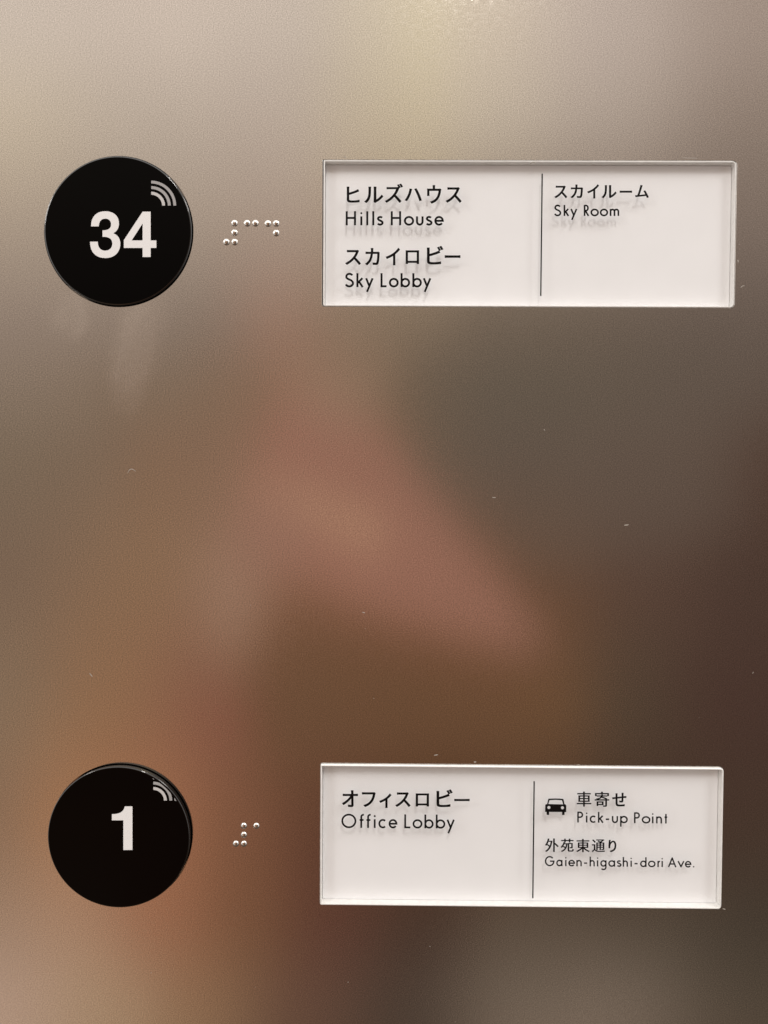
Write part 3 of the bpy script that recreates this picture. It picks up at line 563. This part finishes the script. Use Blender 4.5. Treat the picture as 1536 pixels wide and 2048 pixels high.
def letter(ch):
    x, h, r = XH, HW, XH / 2
    rc = r - h + 0.012                              # centre-line radius of a round letter
    bowl = [(c[0], c[1]) for c in arc(0, r, rc, rc, 0, 360, 36)][:-1]
    if ch == 'H': return [('l', [(-.29, 0), (-.29, 1)]), ('l', [(.29, 0), (.29, 1)]), ('l', [(-.29, .52), (.29, .52)])]
    if ch == 'L': return [('l', [(0, 1), (0, h), (.42, h)])]
    if ch == 'i': return [('l', [(0, 0), (0, x)]), ('d', (0, .86, .072))]
    if ch == 'l': return [('l', [(0, 0), (0, 1)])]
    if ch == 'o': return [('c', bowl)]
    if ch == 'O': return [('c', [(a, b) for a, b in arc(0, .5, .5 - h + .015, .5 - h + .015, 0, 360, 48)][:-1])]
    if ch == 'b': return [('l', [(-rc, 0), (-rc, 1)]), ('c', bowl)]
    if ch == 'd': return [('c', bowl), ('l', [(rc, 0), (rc, 1)])]
    if ch == 'p': return [('l', [(-rc, x), (-rc, -.35)]), ('c', bowl)]
    if ch == 'a': return [('c', bowl), ('l', [(rc, 0), (rc, x)])]
    if ch == 'g': return [('c', bowl), ('l', [(rc, x)] + arc(0, -.06, rc, rc * .92, 0, -140, 14))]
    if ch == 'c': return [('l', arc(0, r, rc, rc, 48, 312, 26))]
    if ch == 'e': return [('l', [(-rc * .97, r), (rc, r)] + arc(0, r, rc, rc, 0, 322, 32)[1:])]
    if ch == 'u': return [('l', [(-.22, x), (-.22, .22 + h)] + arc(0, .22 + h - .01, .22, .22, 180, 360, 18)[1:] + [(.22, x)])]
    if ch == 'n': return [('l', [(-.21, 0), (-.21, x)]), ('l', [(.21, 0), (.21, x - .21 - h)] + arc(0, x - .21 - h + .008, .21, .21, 0, 180, 18)[1:])]
    if ch == 'h': return [('l', [(-.21, 0), (-.21, 1)]), ('l', [(.21, 0), (.21, x - .21 - h)] + arc(0, x - .21 - h + .008, .21, .21, 0, 180, 18)[1:])]
    if ch == 'm':
        q = .17; s = [('l', [(-2 * q, 0), (-2 * q, x)])]
        for c in (-q, q): s.append(('l', [(c + q, 0), (c + q, x - q - h)] + arc(c, x - q - h + .008, q, q, 0, 180, 16)[1:]))
        return s
    if ch == 'r': return [('l', [(-.12, 0), (-.12, x)]), ('l', arc(.1, x - .23 - h, .22, .23, 180, 68, 12))]
    if ch == 't': return [('l', [(0, 0), (0, .88)]), ('l', [(-.15, x - h), (.15, x - h)])]
    if ch == 'f': return [('l', [(0, 0), (0, .80)] + arc(.16, .80, .16, .155, 180, 78, 10)[1:]), ('l', [(-.12, x - h), (.17, x - h)])]
    if ch == 'k': return [('l', [(-.2, 0), (-.2, 1)]), ('l', [(-.17, .30), (.21, x + .01)]), ('l', [(-.06, .385), (.23, -.005)])]
    if ch == 'y': return [('l', [(-.27, x), (.015, .03)]), ('l', [(.27, x), (-.20, -.35)])]
    if ch == 'v': return [('l', [(-.25, x), (.0, .06)]), ('l', [(.25, x), (-.032, 0)])]
    if ch == 'A': return [('l', [(-.36, 0), (0, .96)]), ('l', [(.36, 0), (-.025, 1.0)]), ('l', [(-.24, .33), (.24, .33)])]
    if ch == '-': return [('l', [(-.17, .33), (.17, .33)])]
    if ch == '.': return [('d', (0, .07, .072))]
    if ch == 'P': return [('l', [(-.2, 0), (-.2, 1)]), ('l', [(-.2, 1 - h), (-.02, 1 - h)] + arc(-.02, .715, .23, .285 - h, 90, -90, 18)[1:] + [(-.2, .43 + h)])]
    if ch == 'R': return [('l', [(-.2, 0), (-.2, 1)]), ('l', [(-.2, 1 - h), (-.02, 1 - h)] + arc(-.02, .715, .21, .285 - h, 90, -90, 18)[1:] + [(-.2, .43 + h)]),
                          ('l', [(-.07, .44), (.25, -.005)])]
    if ch == 'S':
        up = arc(.0, .745, .205, .205, 28, 200, 16)
        lo = arc(-.01, .275, .235, .225, 30, -160, 18)
        return [('l', up + [(-.13, .605), (.0, .535), (.12, .475)] + lo)]
    if ch == 's':
        up = arc(.0, x - .162, .125, .118, 30, 205, 14)
        lo = arc(-.005, .178, .145, .128, 42, -155, 16)
        return [('l', up + [(-.07, .375), (.0, .335), (.065, .30)] + lo)]
    if ch == 'G':
        q = .5 - h + .015
        return [('l', arc(0, .5, q, q, 42, 360, 34) + [(.03, .5)])]
    raise KeyError(ch)


def latin(ink, text, spans, base0, base1, cap, wpx):
    """spans: (left, right) px of each printed letter; base0/base1 baseline px at first/last letter"""
    global HW
    letters = [c for c in text if c != ' ']
    xa, xb = spans[0][0], spans[-1][1]
    for ch, (l, r) in zip(letters, spans):
        st = letter(ch)
        xs = []
        for kind, g in st:
            if kind == 'd': xs += [g[0] - g[2], g[0] + g[2]]
            else: xs += [q[0] for q in g]
        lo, hi = min(xs), max(xs)
        mid = (l + r) / 2
        base = base0 + (base1 - base0) * (mid - xa) / max(1, xb - xa)
        slope = (base1 - base0) / max(1, xb - xa)
        diag = ch in 'yvkA'
        inner = (r - l) - wpx * (1.12 if ch in 'yvA' else 1.0)
        sx = inner / (hi - lo) if hi - lo > 0.2 and inner > 0 else cap
        c = (lo + hi) / 2
        if ch in 'il.': sx, c, mid = cap, 0, (l + r) / 2
        tr = lambda q: (mid + (q[0] - c) * sx, base - q[1] * cap + (q[0] - c) * sx * slope)
        for kind, g in st:
            if kind == 'd':
                q = tr(g[:2]); ink.dot(q[0], q[1], g[2] * cap)
            else:
                ink.stroke([tr(q) for q in g], wpx * INK_W, closed=(kind == 'c'))


def zbox(ox, oy, sc, b):
    return (ox + b[0] / sc, oy + b[1] / sc, ox + b[2] / sc, oy + b[3] / sc)


def zsp(ox, sc, lst):
    out = []
    for t in lst:
        if isinstance(t, tuple): out.append((ox + t[0] / sc, ox + t[1] / sc))
        else: out.append((ox + t / sc, ox + t / sc))
    return out


def japanese(ink, text, ox, oy, sc, boxes):
    for ch, b in zip(text, boxes): ink.bold(ch, zbox(ox, oy, sc, b), 0.55 if ch in 'ズ外' else 0.35)


# ------------------------------------------------------------------ floor signs
def sign(d, name, label):
    x0, x1, z0, z1, yf, dep = d['x0'], d['x1'], d['z0'], d['z1'], d['y'], d['depth']
    root = thing(name, label, 'sign', ((x0 + x1) / 2, yf + dep, (z0 + z1) / 2), 'floor signs beside the lift buttons')
    wt = WALL_T
    rad = d['rad']
    shape = lambda e: rrect(x0 + e, x1 - e, z0 + e, z1 - e, tuple(max(r - e, 0.00008) if e < r else 0.00012 for r in rad))
    # white board at the bottom
    b = bmesh.new()
    f = loop(b, shape(wt + 0.00008), yf + dep); k = loop(b, shape(wt + 0.00008), yf + dep + 0.0006)
    fill(b, [f]); bridge(b, f, k); b.faces.new(k); face_camera(b)
    link_mesh('backing_board', b, WHITE_M, root)
    # pale acrylic rim round it
    b = bmesh.new()
    ch = 0.00018
    a1 = loop(b, shape(0.0), yf + dep + 0.0006); a2 = loop(b, shape(0.0), yf + ch); a3 = loop(b, shape(ch), yf)
    a4 = loop(b, shape(wt), yf + 0.00002); a5 = loop(b, shape(wt), yf + dep + 0.0006)
    for p, q in ((a1, a2), (a2, a3), (a3, a4), (a4, a5), (a5, a1)): bridge(b, p, q)
    face_camera(b)
    link_mesh('edge_rim', b, EDGE_M, root)
    # clear front
    b = bmesh.new()
    f = loop(b, shape(wt + 0.00001), yf + 0.00006); fill(b, [f])
    for fc in b.faces:
        fc.normal_update()
        if fc.normal.y > 0: fc.normal_flip()
    link_mesh('clear_cover', b, CLEAR_M, root)
    return root


up = sign(PLATES['upper'], 'floor_sign', 'white acrylic sign naming two house and lobby lines, beside button 34')
yu = PLATES['upper']['y'] + 0.00003
k = Ink(yu)
japanese(k, 'ヒルズハウス', 680, 360, 5.908, [(78, 78, 232, 268), (285, 78, 512, 272), (528, 42, 745, 270), (762, 98, 968, 250), (1028, 60, 1198, 280), (1247, 85, 1438, 270)])
k.build('japanese_line', INK_M, up)
k = Ink(yu)
latin(k, 'Hills House', zsp(680, 5.908, [(70, 187), 252, 322, 393, (438, 512), (602, 720), (757, 873), (900, 985), (1015, 1090), (1117, 1224)]), 450.6, 450.6, 28.2, 3.3)
k.build('english_line', INK_M, up)
k = Ink(yu)
japanese(k, 'スカイロビー', 680, 485, 5.908, [(60, 87, 248, 266), (295, 65, 470, 270), (540, 63, 710, 270), (775, 92, 935, 254), (1025, 40, 1222, 260), (1237, 150, 1423, 183)])
k.build('japanese_line', INK_M, up)
k = Ink(yu)
latin(k, 'Sky Lobby', zsp(680, 5.908, [(60, 163), (196, 278), (298, 396), (481, 560), (580, 691), (718, 826), (857, 965), (980, 1078)]), 574.2, 574.2, 27.9, 3.3)
k.build('english_line', INK_M, up)
k = Ink(yu)
japanese(k, 'スカイルーム', 1070, 355, 5.908, [(228, 97, 382, 245), (418, 83, 567, 245), (617, 80, 758, 248), (785, 90, 965, 245), (1000, 155, 1147, 181), (1183, 88, 1345, 242)])
k.build('japanese_line', INK_M, up)
k = Ink(yu)
latin(k, 'Sky Room', zsp(1070, 5.908, [(227, 308), (340, 403), (418, 500), (578, 640), (657, 753), (768, 862), (885, 993)]), 432.0, 432.0, 22.2, 2.7)
k.build('english_line', INK_M, up)
k = Ink(yu)
k.stroke([(1084.4, 347.2), (1081.5, 592.0)], 2.7)
k.build('divider_line', INK_M, up)

lo_ = sign(PLATES['lower'], 'floor_sign', 'white acrylic sign with a small black car symbol, beside button 1')
yl = PLATES['lower']['y'] + 0.00003
k = Ink(yl)
japanese(k, 'オフィスロビー', 670, 1570, 5.486, [(75, 58, 252, 242), (295, 78, 447, 242), (485, 93, 620, 253), (660, 80, 830, 242), (885, 92, 1032, 236), (1112, 48, 1292, 243), (1308, 152, 1478, 178)])
k.build('japanese_line', INK_M, lo_)
k = Ink(yl)
latin(k, 'Office Lobby', zsp(670, 5.486, [(72, 232), (262, 325), (337, 400), 436, (478, 558), (590, 682), (762, 835), (853, 957), (983, 1080), (1108, 1208), (1225, 1313)]), 1655.6, 1657.0, 27.6, 2.9)
k.build('english_line', INK_M, lo_)
k = Ink(yl)
japanese(k, '車寄せ', 1080, 1575, 5.486, [(403, 45, 563, 210), (600, 45, 760, 212), (792, 58, 948, 208)])
k.build('japanese_line', INK_M, lo_)
k = Ink(yl)
latin(k, 'Pick-up Point', zsp(1080, 5.486, [(410, 472), 512, (547, 612), (637, 697), (715, 765), (790, 855), (880, 962), (1033, 1095), (1118, 1210), 1237, (1275, 1337), (1360, 1403)]), 1644.9, 1647.0, 21.6, 2.5)
k.build('english_line', INK_M, lo_)
k = Ink(yl)
japanese(k, '外苑東通り', 1080, 1670, 4.8, [(48, 33, 180, 163), (198, 35, 325, 163), (347, 38, 478, 165), (497, 42, 625, 165), (657, 47, 733, 165)])
k.build('japanese_line', INK_M, lo_)
k = Ink(yl)
latin(k, 'Gaien-higashi-dori Ave.', zsp(1080, 4.8, [(48, 138), (157, 215), 248, (273, 335), (350, 400), (417, 457), (477, 525), 553, (580, 638), (657, 720), (738, 782), (795, 843), 875, (902, 942), (962, 1022), (1038, 1108), (1128, 1158), 1173, (1228, 1310), (1320, 1387), (1392, 1452), 1475]), 1731.9, 1734.8, 19.4, 2.25)
k.build('english_line', INK_M, lo_)
k = Ink(yl)
k.stroke([(1068.3, 1562.4), (1065.6, 1796.5)], 2.7)
k.build('divider_line', INK_M, lo_)
# car symbol
k = Ink(yl)
cz = lambda pts: [(1080 + a / 25.6, 1585 + b / 25.6) for a, b in pts]
k.poly(cz([(430, 318), (620, 308), (800, 304), (1000, 310), (1195, 330), (1215, 400), (1250, 590), (1310, 612), (1345, 660), (1345, 1000), (1260, 1003), (1255, 1155), (1130, 1150),
           (1130, 1000), (468, 995), (468, 1148), (338, 1145), (338, 995), (262, 992), (268, 640), (300, 605), (365, 590), (395, 450)]),
       [cz([(490, 395), (800, 375), (1120, 395), (1185, 608), (430, 590)]),
        cz([(455 + 78 * math.cos(t * math.pi / 10), 768 + 78 * math.sin(t * math.pi / 10)) for t in range(20)]),
        cz([(1150 + 78 * math.cos(t * math.pi / 10), 782 + 78 * math.sin(t * math.pi / 10)) for t in range(20)])])
k.build('car_symbol', INK_M, lo_)


# ------------------------------------------------------------------ round buttons
def bez(pts, n=10):
    """pts: list of ('l', p) or ('c', c1, c2, p); the first is the start point"""
    out = [pts[0]]
    for s in pts[1:]:
        p0 = out[-1]
        if s[0] == 'l': out.append(s[1])
        else:
            _, a, b, p = s
            for i in range(1, n + 1):
                t = i / n
                out.append(tuple((1 - t) ** 3 * p0[q] + 3 * (1 - t) ** 2 * t * a[q] + 3 * (1 - t) * t * t * b[q] + t ** 3 * p[q] for q in (0, 1)))
    return out


def button(d, label):
    root = thing('floor_button', label, 'button', (d['x'], 0.004, d['z']), 'round floor buttons on the panel')
    R, h, fr = d['R'], d['h'], d['bev']
    prof = [(R, 0.005), (R, -h + fr)]
    for i in range(1, 13):
        a = math.radians(90 * i / 12)
        prof.append((R - fr + fr * math.cos(a), -h + fr - fr * math.sin(a)))
    b = bmesh.new(); n = 128; rings = []
    for r, y in prof:
        rings.append([b.verts.new((d['x'] + r * math.cos(2 * math.pi * q / n), y, d['z'] + r * math.sin(2 * math.pi * q / n))) for q in range(n)])
    for p, q in zip(rings, rings[1:]): bridge(b, p, q)
    face_camera(b)
    o = link_mesh('rim', b, BLACK_M, root, smooth=True)
    # the face, set into the rim with a hairline step
    b = bmesh.new(); rings = []
    for r, y in ((R - fr - 0.00002, -h + 0.0004), (R - fr - 0.00002, -h - 0.000015), (R * 0.5, -h - 0.00003)):
        rings.append([b.verts.new((d['x'] + r * math.cos(2 * math.pi * q / n), y, d['z'] + r * math.sin(2 * math.pi * q / n))) for q in range(n)])
    for p, q in zip(rings, rings[1:]): bridge(b, p, q)
    b.faces.new(rings[-1])
    face_camera(b)
    link_mesh('face', b, FACE_M, root)
    return root, -h - 0.00006


B1, y1 = button(BUTTONS['upper'], 'glossy round black lift button with white number 34')
k = Ink(y1)
q = lambda pts: [((80 + a / 4.8), (300 + b / 4.8)) for a, b in pts]
k.poly(q([(985, 592), (1062, 592), (1062, 868), (1117, 868), (1117, 940), (1062, 940), (1062, 1027), (985, 1027), (985, 940), (805, 940), (805, 865)]),
       [q([(985, 705), (880, 868), (985, 868)])])
k.poly(q(bez([(490, 733), ('c', (490, 640), (540, 588), (628, 588)), ('c', (705, 588), (758, 632), (758, 703)), ('c', (758, 750), (738, 782), (703, 799)),
              ('c', (748, 816), (771, 850), (771, 900)), ('c', (771, 985), (712, 1037), (628, 1037)), ('c', (535, 1037), (480, 982), (480, 880)),
              ('l', (555, 880)), ('c', (555, 935), (580, 966), (626, 966)), ('c', (668, 966), (694, 938), (694, 900)), ('c', (694, 850), (660, 832), (600, 833)),
              ('l', (600, 771)), ('c', (652, 772), (682, 755), (682, 714)), ('c', (682, 680), (660, 659), (627, 659)), ('c', (588, 659), (565, 688), (564, 733))])))
k.build('number', DIGIT_M, B1)


def signal(d, ybase, cx, cy, s, radii, parent, cut, clip=None):
    for (ro, ri), m in zip(radii, (GREY_M, GREY_M, GREY2_M)):
        k = Ink(ybase)
        pts = []
        for r, rev in ((ro, False), (ri, True)):
            e = math.degrees(math.asin(min(1, cut / r)))
            a0, a1 = e, 90 - e
            lst = [(cx + r * math.cos(math.radians(a0 + (a1 - a0) * t / 48)), cy - r * math.sin(math.radians(a0 + (a1 - a0) * t / 48))) for t in range(49)]
            pts.append(lst)
        outer_, inner_ = pts
        y = k.y
        outer_ = [at(p[0], p[1], y) for p in outer_]; inner_ = [at(p[0], p[1], y) for p in inner_]
        if clip:
            bx, bz, br = clip
            def cl(p):
                dx, dz = p.x - bx, p.z - bz
                r = math.hypot(dx, dz)
                return p if r <= br else Vector((bx + dx * br / r, y, bz + dz * br / r))
            outer_ = [cl(p) for p in outer_]; inner_ = [cl(p) for p in inner_]
        lv = [k.bm.verts.new(p) for p in outer_]; rv = [k.bm.verts.new(p) for p in inner_]
        for i in range(len(lv) - 1):
            if (lv[i].co - rv[i].co).length < 3e-5 and (lv[i + 1].co - rv[i + 1].co).length < 3e-5: continue
            k.bm.faces.new((lv[i], lv[i + 1], rv[i + 1], rv[i]))
        k.build('signal_arc', m, parent)


signal(BUTTONS['upper'], y1, 80 + 1065 / 4.8, 300 + 536 / 4.8, 1, [(242 / 4.8, 215 / 4.8), (190 / 4.8, 162 / 4.8), (136 / 4.8, 107 / 4.8)], B1, 0.6)

B2, y2 = button(BUTTONS['lower'], 'glossy round black lift button with white number 1')
k = Ink(y2)
q = lambda pts: [((80 + a / 4.8), (1510 + b / 4.8)) for a, b in pts]
k.poly(q(bez([(887, 493), ('l', (887, 912)), ('l', (800, 912)), ('l', (800, 627)), ('l', (690, 627)), ('l', (690, 568)), ('c', (765, 568), (805, 545), (814, 493))])))
k.build('number', DIGIT_M, B2)
fc = (BUTTONS['lower']['x'], BUTTONS['lower']['z'], BUTTONS['lower']['R'] - BUTTONS['lower']['bev'] - 0.00026)
signal(BUTTONS['lower'], y2, 80 + 1085 / 4.8, 1510 + 440 / 4.8, 1, [(233 / 4.8, 206 / 4.8), (184 / 4.8, 157 / 4.8), (133 / 4.8, 105 / 4.8)], B2, 0.6, clip=fc)


# ------------------------------------------------------------------ braille
def braille(label, dots, r_px):
    c = at(*dots[0])
    root = thing('braille_number', label, 'braille', (c.x, 0, c.z), 'braille dots beside the buttons')
    for px, py in dots:
        p = at(px, py)
        r = r_px / F_PX * DIST
        b = bmesh.new(); n = 28; rings = []
        prof = [(r, 0.0001), (r, -0.00002)]
        for i in range(1, 9):
            a = math.radians(90 * i / 9)
            prof.append((r * math.cos(a), -0.00002 - r * DOT_H * math.sin(a)))
        for rr, y in prof:
            rings.append([b.verts.new((p.x + rr * math.cos(2 * math.pi * t / n), y, p.z + rr * math.sin(2 * math.pi * t / n))) for t in range(n)])
        for s, t in zip(rings, rings[1:]): bridge(b, s, t)
        top = b.verts.new((p.x, -0.00002 - r * DOT_H, p.z))
        for t in range(n): b.faces.new((rings[-1][t], rings[-1][(t + 1) % n], top))
        face_camera(b)
        link_mesh('dot', b, PIN_M, root, smooth=True)
    return root


braille('nine raised polished braille dots beside button 34',
        [(469.1, 446.6), (494.3, 446.6), (510.8, 446.6), (536, 447.1), (552.3, 447.1), (552.3, 466.1), (469.1, 465.5), (452.9, 484.2), (469.3, 484.2)], 6.6)
braille('five raised polished braille dots beside button 1',
        [(487.9, 1651.5), (512.9, 1651.5), (487.9, 1669.4), (471.9, 1687.3), (487.9, 1687.3)], 6.3)

# ------------------------------------------------------------------ dust and lint on the steel
b = bmesh.new()


def fleck(px, py, ln, w, ang, bend=0.0, y=-0.00003):
    pts = []
    for t in range(5):
        s = (t / 4 - 0.5) * ln
        pts.append((px + math.cos(ang) * s - math.sin(ang) * bend * (s * s) / max(ln, 1), py + math.sin(ang) * s + math.cos(ang) * bend * (s * s) / max(ln, 1)))
    pv = None
    for t, (qx, qy) in enumerate(pts):
        ww = w * (0.5 if t in (0, 4) else 1.0) / 2
        a = b.verts.new(at(qx - math.sin(ang) * ww, qy + math.cos(ang) * ww, y)); c = b.verts.new(at(qx + math.sin(ang) * ww, qy - math.cos(ang) * ww, y))
        if pv: b.faces.new((pv[0], pv[1], c, a))
        pv = (a, c)


for (px, py, ln, w, an, be) in ((262, 938, 17, 1.5, -0.2, 1.6), (182, 1350, 9, 1.4, 0.9, 0), (988, 995, 7, 1.6, 0.1, 0), (1253, 1050, 9, 2.2, -0.12, 0),
                                (872, 1510, 8, 1.8, -0.2, 0), (727, 1225, 6, 1.6, 0.3, 0),
                                (1485, 572, 9, 1.6, -0.4, 0.8), (1476, 522, 5, 2.0, 1.3, 0), (690, 314, 6, 1.6, 0.3, 0),
                                (398, 386, 5, 1.8, 0, 0), (1448, 1818, 6, 1.8, 0.2, 0), (730, 1529, 4, 2.4, 0, 0), 
                                (950, 1524, 5, 2.2, 0, 0), (1155, 1530, 9, 1.3, -0.2, 0), (1065, 325, 10, 1.6, -0.2, 0.6), (1380, 316, 30, 1.3, 0.02, 0.02)):
    fleck(px, py, ln, w, an, be)
for i in range(24):
    s = random.random()
    fleck(random.uniform(0, 1536), random.uniform(0, 2048), random.choice((1.0, 1.2, 1.5, 2.0, 4)), random.uniform(0.7, 1.4), random.uniform(-1.6, 1.6), random.uniform(-.5, .5))
link = link_mesh('dust', b, DUST_M)
for f in link.data.polygons: pass
link['kind'] = 'stuff'
link['label'] = 'tiny pale specks of dust and lint scattered over the steel panel'
link['category'] = 'dust'
